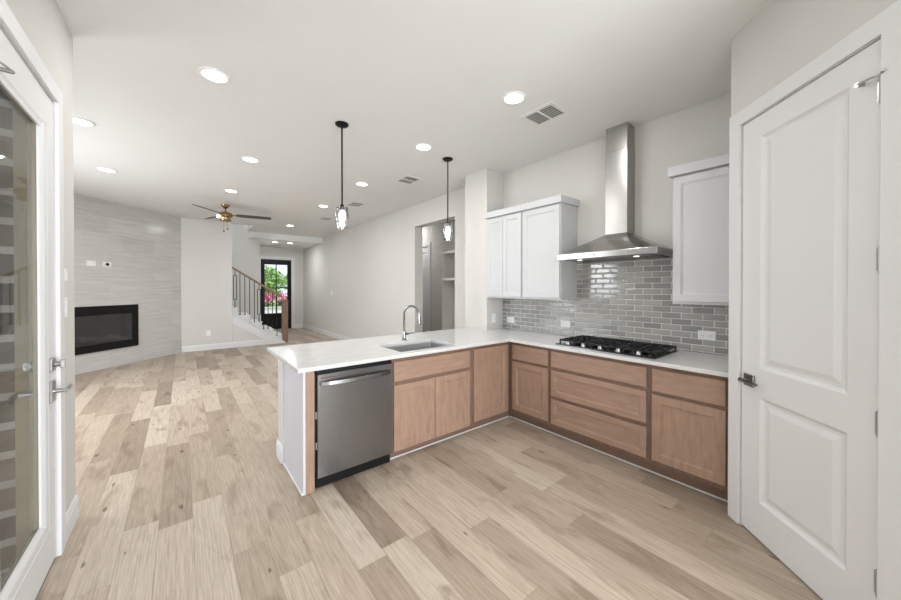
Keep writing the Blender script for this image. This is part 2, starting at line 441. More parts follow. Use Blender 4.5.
# wall at the end of the living room and under the stairs
struct('wall_back', MB().box(-.2, .95, 9.7125, 9.83, 0, H), M['wall'], 'off-white wall between the fireplace and the stairs', 'wall')
RISE, RUN, SX, SY0, SY1 = .195, .262, 2.12, 9.715, 10.94
poly = [(.952, 0), (2.0, 0), (2.0, .012), (1.80, .02), (.952, .62)]
struct('wall_stair', MB().prism(poly, XZ, 9.7125, 9.80), M['wall'], 'off-white wall panel under the sloping stair stringer', 'wall')
struct('wall_stairwell', MB().box(-2.2, 1.742, 10.95, 11.08, 0, 5.2), M['wall'], 'grey-white wall behind the stair railing', 'wall')
struct('wall_stairwell_left', MB().box(-2.3, -2.2, 9.83, 11.08, 0, 5.2), M['wall'])
struct('wall_stairwell_front', MB().box(-2.2, 1.42, 9.7, 9.83, H + .142, 5.2), M['wall'])
struct('wall_foyer_left', MB().box(1.62, 1.742, 11.08, 13.0, 0, 3.0), M['wall'])
wf = MB().grid((1.6, 2.085, 3.06, 3.66), (0, 2.455, 3.2), lambda u, v: not (2.085 < u < 3.06 and v < 2.455), 13.0, 13.16, XZ)
struct('wall_front', wf, M['wall'], 'white entry wall around the black front door', 'wall')
# long right wall with the hall opening
wrt = MB().grid((.3, 4.22, 5.435, 13.0), (0, 2.63, H), lambda u, v: not (4.22 < u < 5.435 and v < 2.63), RW, RW + .18, YZ)
struct('wall_right', wrt, M['wall'], 'long off-white wall behind the range and towards the entry', 'wall')
struct('wall_column', MB().box(3.14, RW - .001, 3.165, 3.60, 0, H), M['wall'], 'off-white wall column at the end of the peninsula counter', 'wall')
# hall behind the opening
struct('wall_hall', MB().grid((3.2, 6.46, 7.28, 8.2), (0, 2.46, H), lambda u, v: not (6.46 < u < 7.28 and v < 2.46), 4.5, 4.62, YZ), M['wall'])
struct('wall_hall_near', MB().box(3.641, 4.5, 3.2, 3.3, 0, H), M['wall'])
struct('wall_hall_far', MB().box(3.641, 4.5, 8.1, 8.2, 0, H), M['wall'])
# pantry: return wall, angled wall, side wall
struct('wall_pantry_return', MB().box(2.74, RW - .001, .40, .545, 0, H), M['wall'])
DU0, DU1, DZ = .102, .829, 2.444
pw = MB().grid((0, DU0 - .022, DU1 + .022, 1.39), (0, DZ + .022, H), lambda u, v: not (DU0 - .022 < u < DU1 + .022 and v < DZ + .022), 0, .12, XZ)
struct('wall_pantry', pw, M['wall'], 'off-white angled wall above the white pantry door', 'wall', PO, DIAG)
struct('wall_side', MB().box(1.75, 1.9, -3.2, -.44, 0, H), M['wall'])

# baseboards and casings


def bboard(name, mp, u0, u1, w0, dw, label=None):
    """profiled board: face offset dw from the wall at w0"""
    p = [(0, 0), (dw, 0), (dw, .105), (dw * .6, .125), (dw * .45, .138), (0, .138)]
    m = MB().loft([[mp(u, w0 + a, z) for a, z in p] for u in (u0, u1)])
    return struct(name, m, M['trim'], label, 'baseboard' if label else None)


bx = lambda u, w, z: (u, w, z)
by = lambda u, w, z: (w, u, z)
bboard('baseboard_left', by, 2.862, 3.165, -.53, .014, 'white baseboard beside the glass patio door')
bboard('baseboard_back', bx, .0, 2.0, 9.7125, -.014, 'white baseboard between the fireplace and the stairs')
bboard('baseboard_right', by, 5.436, 12.998, RW, -.014, 'white baseboard along the long wall to the entry')
bboard('baseboard_front', bx, 3.16, 3.444, 13.0, -.014)
bboard('baseboard_peninsula', bx, .632, 3.13, 3.205, .014)
bboard('baseboard_peninsula_end', by, 3.04, 3.219, .645, -.014, 'white baseboard wrapping the end of the peninsula wall')
bboard('baseboard_column', by, 3.22, 3.60, 3.14, -.013)
bboard('baseboard_living', bx, -2.58, -.53, 3.165, .014)
struct('wall_peninsula', MB().box(.645, 3.138, 3.035, 3.205, 0, .871), M['wall'], 'low white wall behind the peninsula cabinets', 'wall')


def casing(name, u0, u1, z1, w, th, label, loc, rz, mp=XZ, right=True, inner=0):
    """door casing round an opening u0..u1, z1 tall; front at -th"""
    us = (u0 - w, u0, u1, u1 + w)
    f = lambda u, v: not (u0 < u < u1 and v < z1)
    m = MB().grid(us, (.002, z1, z1 + w), f, -th, 0, XZ)
    return struct(name, m, M['trim'], label, 'door casing', loc, rz, bevel=.003)


def jamb(name, u0, u1, z1, d0, d1, t, loc, rz, m=None):
    mm = MB().grid((u0 - t, u0, u1, u1 + t), (.002, z1, z1 + t), lambda u, v: not (u0 < u < u1 and v < z1), d0, d1, XZ)
    return struct(name, mm, m or M['trim'], None, None, loc, rz)


casing('trim_1', DU0 - .006, DU1 + .006, DZ + .008, .086, .016, 'white casing around the white pantry door', PO, DIAG)
jamb('trim_2', DU0 - .003, DU1 + .003, DZ + .004, .0, .12, .018, PO, DIAG)
LDO = (-.53, 2.745, 0)      # glass door frame: local x from latch edge towards the camera, front = +x world
# local frame with front (-y) = +x world: rz = +90 deg -> local x = +y world
LDO = (-.53, 1.905, 0); LW = .838
casing('trim_3', -.008, LW + .008, 2.455, .086, .018, 'white casing around the glass patio door', LDO, R(90))
jamb('trim_4', -.004, LW + .004, 2.45, .0, .030, .015, LDO, R(90))
jamb('trim_8', -.004, LW + .004, 2.45, .0303, .137, .015, LDO, R(90), M['extjamb'])
casing('trim_5', 2.09, 3.055, 2.45, .11, .018, 'white casing around the black front door', (0, 13.0, 0), 0)
casing('trim_6', 0, .82, 2.44, .09, .018, None, (4.5, 7.28, 0), R(-90))


# ------------------------------------------------------------------ doors
def lever(parent, x, z, dirx, square=True, drop=0, m=None, y0=0):
    m = m or M['nickel']
    if square: ro = MB().box(x - .036, x + .036, y0 - .012, y0, z - .036, z + .036)
    else: ro = MB().box(x - .03, x + .03, y0 - .012, y0, z - .055, z + .055)
    h = build('door_handle', ro, m, parent, .003)
    h['label'] = 'satin metal lever handle'
    t = MB().tube([(x, y0 - .011, z), (x, y0 - .05, z)], .011, 12)
    t.tube([(x - dirx * .008, y0 - .052, z), (x + dirx * .04, y0 - .055, z), (x + dirx * .115, y0 - .05, z - drop)], [.012, .0095, .008], 10)
    build('lever', t, m, h, smooth=True)
    return h


# pantry door: stiles and rails with two raised panels
d1 = thing('door_1', 'white two-panel pantry door with satin lever in the angled wall', 'door', PO, DIAG, structure=True)
st = .112; y0, y1 = .001, .036
px0, px1 = DU0 + .135, DU1 - .125
zs = (.012, .225, .83, .995, 2.322, DZ)
slab = MB().grid((DU0, px0, px1, DU1), zs, lambda u, v: not (px0 < u < px1 and (zs[1] < v < zs[2] or zs[3] < v < zs[4])), y0, y1, XZ)
build('door_slab', slab, M['trim'], d1, .001)
for a, b in ((zs[1], zs[2]), (zs[3], zs[4])):
    build('door_panel', MB().rings(px0, px1, a, b, ((0, y1 - .004), (0, y0 + .0005), (.012, y0 + .009), (.02, y0 + .0125), (.034, y0 + .0125), (.062, y0 + .004), (.066, y0 + .0035))), M['trim'], d1)
lever(d1, DU0 + .066, .912, 1, True, m=M['chrome'])
for i, z in enumerate((2.24, 1.57, .918, .283)):
    hg = MB().tube([(DU1 + .002, -.006, z - .048), (DU1 + .002, -.006, z + .048)], .0075, 10)
    hg.box(DU1 - .016, DU1 - .001, -.0025, .0008, z - .045, z + .045)
    for zz in (-.052, .052): hg.tube([(DU1 + .002, -.006, z + zz - .004), (DU1 + .002, -.006, z + zz + .004)], .0055, 8)
    hgo = build('hinge', hg, M['hinge'], d1, smooth=True)
    if i == 0:
        ds = MB().tube([(DU1 + .002, -.006, z + .058), (DU1 - .02, -.026, z + .056), (DU1 - .062, -.03, z + .054)], .0055, 8)
        ds.tube([(DU1 + .002, -.006, z + .058), (DU1 + .022, -.024, z + .062), (DU1 + .024, -.018, z + .062)], .005, 8)
        ds.tube([(DU1 - .061, -.033, z + .054), (DU1 - .061, -.008, z + .054)], .009, 8)
        build('door_stop', ds, M['nickel'], hgo, smooth=True)

# glass patio door, hinged on the near side; local x = +y world, front = -y local = +x world
d2 = thing('door_2', 'white glass patio door with full-height pane and metal lever', 'door', LDO, R(90), structure=True)
gx0, gx1, gz0, gz1 = .115, LW - .215, .285, 2.255
fr = MB().grid((0, gx0, gx1, LW), (.015, gz0, gz1, 2.445), lambda u, v: not (gx0 < u < gx1 and gz0 < v < gz1), .002, .012, XZ)
build('door_slab', fr, M['trim'], d2, .001)
build('outer_frame', MB().grid((0, gx0, gx1, LW), (.015, gz0, gz1, 2.445), lambda u, v: not (gx0 < u < gx1 and gz0 < v < gz1), .0122, .030, XZ), M['extjamb'], d2, label='tan outer face of the door')


def ringframe(x0, x1, z0, z1, prof):
    """frame swept round a rect: prof = (inset, y) open polyline closed by itself"""
    m = MB(); loops = []
    L_ = [[(x0 + i, y, z0 + i), (x1 - i, y, z0 + i), (x1 - i, y, z1 - i), (x0 + i, y, z1 - i)] for i, y in prof]
    V = [[m.b.verts.new(p) for p in l] for l in L_]
    for a, c in zip(V, V[1:] + V[:1]):
        for i in range(4): m.face([a[i], a[(i + 1) % 4], c[(i + 1) % 4], c[i]])
    return m


build('glazing_bead', ringframe(gx0 - .10, gx1 + .10, gz0 - .085, gz1 + .045, ((.0, .0015), (.0, -.0015), (.012, -.0035), (.02, -.001), (.03, -.001), (.036, -.003), (.06, -.001), (.06, .0015))), M['trim'], d2)
build('glazing_bead', ringframe(gx0 - .03, gx1 + .03, gz0 - .03, gz1 + .03, ((.0, .0015), (.0, -.003), (.012, -.007), (.03, -.001), (.04, .004), (.04, .0115), (.0305, .0115), (.0305, .0015))), M['trim'], d2)
build('glass_pane', MB().box(gx0 + .002, gx1 - .002, .014, .020, gz0 + .002, gz1 - .002), M['glass'], d2)
hz = LW - .085
lever(d2, hz, .92, 1, False, m=M['nickel'])
dbm = MB().box(hz - .03, hz + .03, -.012, 0, 1.025, 1.095); dbm.tube([(hz, -.012, 1.06), (hz, -.035, 1.06)], .014, 12)
dbm.box(hz - .006, hz + .006, -.052, -.034, 1.038, 1.082)
build('deadbolt', dbm, M['nickel'], d2, .003)
ext = MB().box(hz - .03, hz + .03, .0305, .042, .865, .975); ext.tube([(hz, .042, .92), (hz, .11, .92)], .011, 10)
ext.tube([(hz + .008, .112, .92), (hz - .04, .114, .92), (hz - .115, .108, .91)], [.012, .0095, .008], 10)
build('outside_handle', ext, M['nickel'], d2, smooth=True)
eb = MB().tube([(hz, .0305, 1.06), (hz, .065, 1.06)], .027, 16)
build('outside_deadbolt', eb, M['nickel'], d2, smooth=True)
hg = MB().tube([(-.002, -.006, 2.15), (-.002, -.006, 2.245)], .0075, 10); hg.box(.001, .016, -.0025, .0018, 2.153, 2.243)
hgo = build('hinge', hg, M['hinge'], d2, smooth=True)
ds = MB().tube([(-.002, -.006, 2.253), (.035, -.036, 2.257), (.09, -.05, 2.257)], .004, 8); ds.tube([(.088, -.05, 2.257), (.088, -.012, 2.257)], .008, 8)
build('door_stop', ds, M['nickel'], hgo, smooth=True)
struct('trim_7', MB().box(-.68, -.535, 1.905, 2.743, .0, .012), M['black'])   # dark threshold

# black front door with four panes
d3 = thing('door_3', 'black front door with four glass panes at the end of the entry', 'door', (0, 13.0, 0), 0, structure=True)
ax0, ax1 = 2.095, 3.05
build('door_frame', MB().grid((ax0, ax0 + .03, ax1 - .03, ax1), (.002, 2.415, 2.445), lambda u, v: not (ax0 + .03 < u < ax1 - .03 and v < 2.415), .0, .11, XZ), M['black'], d3)
ga, gb, gc = ax0 + .118, ax1 - .118, (ax0 + ax1) / 2
build('door_slab', MB().grid((ax0 + .033, ga, gc - .014, gc + .014, gb, ax1 - .033), (.012, .57, 1.445, 1.475, 2.27, 2.412),
      lambda u, v: not ((.57 < v < 1.445 or 1.475 < v < 2.27) and (ga < u < gc - .014 or gc + .014 < u < gb)), .02, .065, XZ), M['black'], d3, .002)
for a, b in ((ga, gc - .014), (gc + .014, gb)):
    for c, d in ((.57, 1.445), (1.475, 2.27)):
        build('glass_pane', MB().box(a + .001, b - .001, .038, .044, c + .001, d - .001), M['glass'], d3)
build('door_panel', MB().rings(ga, gb, .16, .50, ((0, .0198), (0, .012), (.015, .018), (.02, .018))), M['black'], d3)
lever(d3, ax1 - .085, .96, -1, True, m=M['black'], y0=.02)
# hall door
d4 = thing('door_4', 'white door in the hall seen through the wall opening', 'door', (4.5, 7.28, 0), R(-90), structure=True)
build('door_slab', MB().grid((.003, .12, .70, .817), (.01, .22, .85, 1.0, 2.3, 2.437), lambda u, v: not (.12 < u < .70 and (.22 < v < .85 or 1.0 < v < 2.3)), .004, .04, XZ), M['trim'], d4)
for c, d in ((.22, .85), (1.0, 2.3)):
    build('door_panel', MB().rings(.12, .70, c, d, ((0, .036), (0, .005), (.03, .016), (.06, .008))), M['trim'], d4)

# ------------------------------------------------------------------ base cabinets
CT0, CT1 = .872, .902


def base_cabinet(label, loc, rz, w, depth, fronts, toe=None, group=None, toe_depth=.085):
    toe = toe or (.0005, w - .0005)
    t = thing('base_cabinet', label, 'cabinet', loc, rz, group)
    y = .0205
    c = MB().box(.0005, w - .0005, y, y + .02, .098, CT0 - .002)            # face frame
    c.box(.0005, .018, y + .0202, depth, .098, CT0 - .002); c.box(w - .018, w - .0005, y + .0202, depth, .098, CT0 - .002)
    c.box(.0182, w - .0182, y + .0202, depth, .098, .116); c.box(.0182, w - .0182, depth - .012, depth, .1162, CT0 - .002)
    build('carcass', c, M['wood_dark'], t)
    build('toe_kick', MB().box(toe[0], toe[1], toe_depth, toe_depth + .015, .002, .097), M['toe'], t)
    for kind, a, b, z0, z1 in fronts:
        if kind == 'door': build('door', MB().shaker(a, b, z0, z1), M['wood'], t)
        elif kind == 'panel_drawer': build('drawer_front', MB().shaker(a, b, z0, z1, fr=.05), M['wood_h'], t)
        else: build('drawer_front', MB().slab(a, b, z0, z1), M['wood_h'], t)
    return t


# range wall, faces -x (local x runs from the inner corner to the pantry)
FX = 2.80
base_cabinet('narrow brown base cabinet in the inner corner left of the cooktop drawers', (FX, 2.488, 0), RF, .530, .63,
             (('drawer', .058, .510, .683, .838), ('door', .058, .510, .135, .655)), toe=(-.054, .5295))
base_cabinet('wide brown three-drawer base cabinet under the gas cooktop', (FX, 1.957, 0), RF, .907, .63,
             (('drawer', .022, .887, .683, .838), ('panel_drawer', .022, .887, .402, .650), ('panel_drawer', .022, .887, .130, .368)))
base_cabinet('brown base cabinet with drawer and door beside the white pantry door', (FX, 1.049, 0), RF, .498, .63,
             (('drawer', .020, .470, .666, .838), ('door', .020, .470, .135, .638)))
# peninsula, faces -y
FY = 2.47
base_cabinet('brown sink base cabinet with two doors right of the dishwasher', (1.357, FY, 0), 0, .883, .55,
             (('drawer', .013, .866, .672, .838), ('door', .013, .432, .085, .640), ('door', .438, .866, .085, .640)), toe_depth=.075)
base_cabinet('single-door brown peninsula cabinet between sink cabinet and inner corner', (2.241, FY, 0), 0, .579, .55,
             (('door', .035, .537, .105, .838),), toe=(.0005, .643), toe_depth=.075)
# white shoe moulding along the toe kicks
struct('trim_10', MB().box(1.362, 2.874, FY + .062, FY + .074, .0, .009), M['trim'], 'thin white shoe moulding under the peninsula cabinets', 'moulding', bevel=.003)
struct('trim_9', MB().box(2.872, 2.884, .555, FY + .061, .0, .009), M['trim'], 'thin white shoe moulding under the range wall cabinets', 'moulding', bevel=.003)
# end panel of the peninsula
ep = thing('cabinet_end_panel', 'pale painted panel with brown edge closing the peninsula beside the dishwasher', 'end panel', (.655, FY, 0))
build('side_panel', MB().box(0, .016, .004, .562, .001, CT0 - .001), M['endpanel'], ep)
build('edge_stile', MB().box(.0165, .076, 0, .02, .001, CT0 - .001), M['wood'], ep, .001, label='brown stained edge strip')
build('inner_panel', MB().box(.0165, .034, .0205, .56, .001, CT0 - .001), M['wood_dark'], ep)
build('shoe_moulding', MB().box(-.012, -.0005, .002, .555, .0005, .014), M['trim'], ep, .003, label='thin white moulding at the floor')

# ------------------------------------------------------------------ countertop with sink cut-out
SKX0, SKX1, SKY0, SKY1 = 1.47, 2.09, 2.53, 2.965


def in_ct(u, v):
    if SKX0 < u < SKX1 and SKY0 < v < SKY1: return False
    if v > 2.437: return (v < 3.163) or u < 3.138
    return u > 2.762


ct = MB().grid((.612, SKX0, SKX1, 2.762, 3.138, RW - .002), (.552, 2.437, SKY0, SKY1, 3.163, 3.515), in_ct, CT0, CT1, XY)
tag(build('countertop', ct, M['counter'], None, .003), 'white quartz countertop over the peninsula and range wall cabinets', 'countertop')

# sink: a bowl with rounded corners


def rrect(x0, x1, y0, y1, r, z, n=5):
    out = []
    for cx, cy, a0 in ((x1 - r, y1 - r, 0), (x0 + r, y1 - r, 90), (x0 + r, y0 + r, 180), (x1 - r, y0 + r, 270)):
        for k in range(n + 1):
            a = R(a0 + 90 * k / n); out.append((cx + r * math.cos(a), cy + r * math.sin(a), z))
    return out


sk = thing('kitchen_sink', 'undermount stainless sink set into the white peninsula counter', 'sink', ((SKX0 + SKX1) / 2, (SKY0 + SKY1) / 2, CT0))
b = MB(); e = .004
b.loft([rrect(SKX0 - .02, SKX1 + .02, SKY0 - .02, SKY1 + .02, .03, CT0 - .004), rrect(SKX0 - .02, SKX1 + .02, SKY0 - .02, SKY1 + .02, .03, CT0 - .001),
        rrect(SKX0 - e, SKX1 + e, SKY0 - e, SKY1 + e, .02, CT0 - .001), rrect(SKX0 - e, SKX1 + e, SKY0 - e, SKY1 + e, .02, CT0 - .19),
        rrect(SKX0 + .02, SKX1 - .02, SKY0 + .02, SKY1 - .02, .03, CT0 - .215)], False, True)
build('bowl', b, M['sink'], sk, world=True, smooth=True)
build('drain', MB().lathe([(.045, CT0 - .2148), (.045, CT0 - .211), (.03, CT0 - .2105), (.026, CT0 - .2135)], 1.78, 2.80, 20), M['chrome'], sk, world=True, smooth=True)

# faucet
fx, fy = 1.825, 3.075
fc = thing('kitchen_faucet', 'tall polished gooseneck faucet standing behind the sink', 'faucet', (fx, fy, CT1))
build('base', MB().lathe([(.027, CT1 + .0005), (.027, CT1 + .008), (.022, CT1 + .014), (.02, CT1 + .09), (.017, CT1 + .10)], fx, fy, 20), M['chrome'], fc, world=True, smooth=True)
pts = [(fx, fy, CT1 + .095), (fx, fy, CT1 + .2)]
for k in range(13):
    a = R(180 - k * 15.5); pts.append((fx + (.07 + .07 * math.cos(a)) * .55, fy - (.085 + .085 * math.cos(a)), CT1 + .28 + .085 * math.sin(a)))
build('spout', MB().tube(pts, .0125, 12), M['chrome'], fc, world=True, smooth=True)
a = Vector(pts[-1]); d = (Vector(pts[-1]) - Vector(pts[-2])).normalized()
build('spray_head', MB().tube([a - d * .005, a + d * .03, a + d * .075, a + d * .095], [.0135, .016, .0195, .018], 14), M['chrome'], fc, world=True, smooth=True)
hd = MB().tube([(fx, fy, CT1 + .065), (fx + .045, fy - .01, CT1 + .066)], .0125, 12)
hd.tube([(fx + .044, fy - .01, CT1 + .066), (fx + .115, fy - .02, CT1 + .073)], [.007, .006], 10)
build('handle', hd, M['chrome'], fc, world=True, smooth=True)

# ------------------------------------------------------------------ dishwasher
dx0, dx1 = .742, 1.350
dw = thing('dishwasher', 'stainless dishwasher with curved bar handle under the peninsula counter', 'dishwasher', (dx0, 2.452, 0))
build('tub', MB().box(.006, .602, .03, .56, .10, .862), M['black'], dw)
build('door', MB().rings(.004, .604, .092, .838, ((0, .028), (0, .004), (.004, 0))), M['steel'], dw)
bar = MB(); pl = []
for k in range(13):
    s_ = k / 12; x = .03 + .548 * s_
    y = -.012 - .034 * math.sin(math.pi * s_) ** .6; z = .772
    pl.append((x, y, z))
L_ = []
for x, y, z in pl: L_.append([(x, y - .007, z - .014), (x, y + .007, z - .016), (x, y + .007, z + .016), (x, y - .007, z + .014)])
bar.loft(L_)
bar.box(.022, .05, -.018, -.0005, .757, .787); bar.box(.558, .586, -.018, -.0005, .757, .787)
build('handle', bar, M['steel'], dw, .003)
build('kick_plate', MB().box(.006, .602, .045, .06, .006, .099), M['black'], dw)
build('side_gap_shade', MB().box(-.008, .002, .02, .06, .1, .84), M['black'], dw)  # black strip standing in for the shade in the side gap
for z in (.30, .52): build('mounting_clip', MB().box(-.006, .003, .012, .0195, z, z + .05), M['nickel'], dw, label='small bare metal clip in the side gap')
build('label_strip', MB().box(.026, .135, -.0012, -.0002, .806, .813), M['redmark'], dw, label='thin dark red printed mark')

# ------------------------------------------------------------------ white wall cabinets
UZ0, UZ1 = 1.327, 2.366
UXF = 3.118


def wall_cabinet(label, ytop, w, doors, crown_l, crown_r):
    t = thing('wall_cabinet', label, 'cabinet', (UXF, ytop, 0), RF)
    dep = RW - UXF - .002
    build('carcass', MB().box(.0005, w - .0005, .0205, dep, UZ0, UZ1), M['white_cab'], t, .001)
    for a, b in doors: build('door', MB().shaker(a, b, UZ0 + .022, UZ1 - .015, fr=.058), M['white_cab'], t)
    cr = MB().box(-crown_l * 2, w + crown_r * 2, -.02, dep, UZ1 + .0005, UZ1 + .076)
    build('crown', cr, M['white_cab'], t, .002)
    return t


wall_cabinet('white two-door wall cabinet beside the wall column', 3.163, .603, ((.012, .294), (.298, .590)), 0, 0)
wall_cabinet('single-door white wall cabinet left of the range hood', 2.558, .515, ((.012, .505),), 0, .012)
wall_cabinet('white wall cabinet between the range hood and the pantry', 1.000, .452, ((.008, .45),), .012, 0)

# ------------------------------------------------------------------ backsplash
bs = MB().grid((.547, .549, 1.0, 2.083, 3.1635), (CT1 + .001, UZ0 - .003, 1.80), lambda u, v: v < UZ0 - .003 or (1.003 < u < 2.08), RW - .009, RW - .0005, YZ)
bs = MB().grid((.547, 1.003, 2.08, 3.1635), (CT1 + .001, UZ0 - .003, 1.80), lambda u, v: v < UZ0 - .003 or (1.003 < u < 2.08), RW - .009, RW - .0005, YZ)
tag(build('backsplash', bs, M['tile']), 'glossy grey brick-laid tile backsplash above the range counter', 'backsplash')

# ------------------------------------------------------------------ range hood
HY0, HY1 = 1.052, 1.976; HXF = 2.958; HB = RW - .010
hd = thing('range_hood', 'stainless chimney range hood over the gas cooktop', 'range hood', (RW, 1.51, 1.73))
m = MB(); m.box(HXF, HB, HY0, HY1, 1.738, 1.792)
build('lip', m, M['steel_h'], hd, .003, world=True)
cy0, cy1, cxf = 1.428, 1.642, 3.288
m = MB().loft([[(HXF + .002, HY0 + .002, 1.7925), (HB, HY0 + .002, 1.7925), (HB, HY1 - .002, 1.7925), (HXF + .002, HY1 - .002, 1.7925)],
               [(cxf - .19, cy0 - .21, 1.872), (HB, cy0 - .21, 1.872), (HB, cy1 + .19, 1.872), (cxf - .19, cy1 + .19, 1.872)],
               [(cxf, cy0, 1.985), (HB, cy0, 1.985), (HB, cy1, 1.985), (cxf, cy1, 1.985)]])
build('canopy', m, M['steel_h'], hd, .004, world=True, smooth=True)
build('chimney', MB().box(cxf, RW - .002, cy0, cy1, 1.9855, 2.80), M['steel_h'], hd, .003, world=True)
build('chimney_sleeve', MB().box(cxf + .003, RW - .002, cy0 + .003, cy1 - .003, 2.8005, H - .002), M['steel_h'], hd, .003, world=True)
build('filter', MB().grid([HY0 + .06 + i * .1 for i in range(9)], (HXF + .06, HB - .04), lambda u, v: True, 1.732, 1.7375, lambda u, v, w: (v, u, w)), M['steel_dark'], hd, world=True)
for y in (1.25, 1.78): build('lamp', MB().lathe([(.022, 1.7315), (.022, 1.7297), (.018, 1.729)], HXF + .10, y, 18), M['hoodlamp'], hd, world=True, label='small lit lamp')
for k in range(5): build('button', MB().box(HXF - .002, HXF + .001, 1.575 + k * .02 - .005, 1.575 + k * .02 + .005, 1.76, 1.77), M['black'], hd, world=True)

# ------------------------------------------------------------------ cooktop
KY0, KY1, KX0, KX1 = 1.025, 1.915, 2.845, 3.350
ck = thing('gas_cooktop', 'black gas cooktop with five burners set in the white counter', 'cooktop', ((KX0 + KX1) / 2, (KY0 + KY1) / 2, CT1))
build('tray', MB().loft([[(KX0, KY0, CT1 + .0005), (KX1, KY0, CT1 + .0005), (KX1, KY1, CT1 + .0005), (KX0, KY1, CT1 + .0005)],
                          [(KX0, KY0, CT1 + .010), (KX1, KY0, CT1 + .010), (KX1, KY1, CT1 + .010), (KX0, KY1, CT1 + .010)],
                          [(KX0 + .012, KY0 + .012, CT1 + .014), (KX1 - .012, KY0 + .012, CT1 + .014), (KX1 - .012, KY1 - .012, CT1 + .014), (KX0 + .012, KY1 - .012, CT1 + .014)]]), M['blackglass'], ck, world=True)
gz = CT1 + .050
third = (KY1 - KY0 - .008) / 3
burners = [(3.02, KY1 - .015 - third / 2), (3.24, KY1 - .015 - third / 2), (3.13, (KY0 + KY1) / 2), (3.02, KY0 + .015 + third / 2), (3.24, KY0 + .015 + third / 2)]
for k in range(3):
    a0, a1 = KY0 + .004 + k * third + .003, KY0 + .004 + (k + 1) * third - .003; x0, x1 = KX0 + .06, KX1 - .006
    g = MB(); bw = .012
    g.grid((x0, x0 + bw, x1 - bw, x1), (a0, a0 + bw, a1 - bw, a1), lambda u, v: not (x0 + bw < u < x1 - bw and a0 + bw < v < a1 - bw), gz - .016, gz, XY)
    ym = (a0 + a1) / 2
    for yy in (a0 + (a1 - a0) * .27, ym, a0 + (a1 - a0) * .73): g.box(x0 + bw, x1 - bw, yy - .005, yy + .005, gz - .014, gz + .003)
    for xx in (x0 + .10, (x0 + x1) / 2, x1 - .10): g.box(xx - .005, xx + .005, a0 + bw, a1 - bw, gz - .014, gz + .0025)
    for xx in (x0, x1 - bw):
        for yy in (a0, a1 - bw): g.box(xx, xx + bw, yy, yy + bw, CT1 + .0145, gz - .0165)
    build('grate', g, M['iron'], ck, .0015, world=True)
for x, y in burners:
    q = MB().lathe([(.045, CT1 + .0145), (.045, CT1 + .022), (.036, CT1 + .024), (.034, CT1 + .031), (.008, CT1 + .032)], x, y, 20)
    build('burner', q, M['black'], ck, world=True, smooth=True)
for y in (1.795, 1.637, 1.478, 1.318, 1.155):
    q = MB().lathe([(.023, CT1 + .0145), (.023, CT1 + .018), (.020, CT1 + .020), (.018, CT1 + .038), (.015, CT1 + .040)], KX0 + .030, y, 18)
    q.box(KX0 + .014, KX0 + .046, y - .003, y + .003, CT1 + .0395, CT1 + .044)
    build('knob', q, M['nickel'], ck, world=True, smooth=True, label='silver control knob')


# ------------------------------------------------------------------ outlets and switches (local frame: front = -y)
def outlet(name, label, cat, loc, rz, w, h, sockets, vertical=False, group=None):
    t = thing(name, label, cat, loc, rz, group)
    build('cover_plate', MB().rings(-w / 2, w / 2, -h / 2, h / 2, ((0, -.0005), (0, -.004), (.003, -.006))), M['plastic'], t)
    for x, z in sockets:
        if cat == 'outlet':
            s = build('socket', MB().rings(x - .017, x + .017, z - .017, z + .017, ((0, -.0062), (.004, -.0085))), M['plastic'], t)
            sl = MB().box(x - .008, x - .0055, -.0092, -.0086, z - .006, z + .006); sl.box(x + .0055, x + .008, -.0092, -.0086, z - .006, z + .006)
            build('slot', sl, M['slot'], s)
        else:
            build('rocker', MB().rings(x - .016, x + .016, z - .032, z + .032, ((0, -.0062), (.002, -.009))), M['plastic'], t)
    return t


hp = ((-.03, 0), (.03, 0))
xb = RW - .0095
outlet('wall_outlet', 'white outlet on the tile backsplash near the wall column', 'outlet', (xb, 3.02, 1.025), RF, .125, .076, hp)
outlet('wall_outlet', 'white outlet on the tile backsplash left of the cooktop', 'outlet', (xb, 2.186, 1.04), RF, .125, .076, hp)
outlet('wall_outlet', 'white outlet on the tile backsplash between cooktop and pantry', 'outlet', (xb, .842, 1.055), RF, .125, .078, hp)
outlet('wall_outlet', 'small white outlet on the wall column side under the wall cabinet', 'outlet', (3.275, 3.1645, 1.05), 0, .076, .12, ((0, -.02), (0, .02)))
outlet('wall_outlet', 'white outlet low on the wall between fireplace and stairs', 'outlet', (.478, 9.712, .39), 0, .076, .12, ((0, -.02), (0, .02)))
outlet('light_switch', 'white switch on the long wall towards the entry', 'switch', (RW - .0005, 10.0, 1.31), RF, .12, .12, ((-.023, 0), (.023, 0)))
outlet('light_switch', 'white switch beside the glass patio door', 'switch', (-.5295, 2.93, 1.345), R(90), .076, .12, ((0, 0),))
outlet('light_switch', 'small white switch above the other beside the glass patio door', 'switch', (-.5295, 2.95, 1.535), R(90), .05, .07, ())
c45 = .70711


def on_fire(u, z): return (FO[0] + u * c45 + .0005 * c45, FO[1] + u * c45 - .0005 * c45, z)


outlet('wall_outlet', 'blank-looking white plate on the stone tile above the fireplace', 'outlet', on_fire(1.945, 1.885), R(45), .135, .085, hp)
rp = thing('cable_outlet', 'white plate with a black round port on the stone tile above the fireplace', 'outlet', on_fire(2.19, 1.885), R(45))
build('cover_plate', MB().rings(-.065, .065, -.04, .04, ((0, -.0005), (0, -.004), (.003, -.006))), M['plastic'], rp)
build('port', MB().tube([(0, -.0062, 0), (0, -.012, 0)], .026, 16), M['black'], rp, label='black round port')

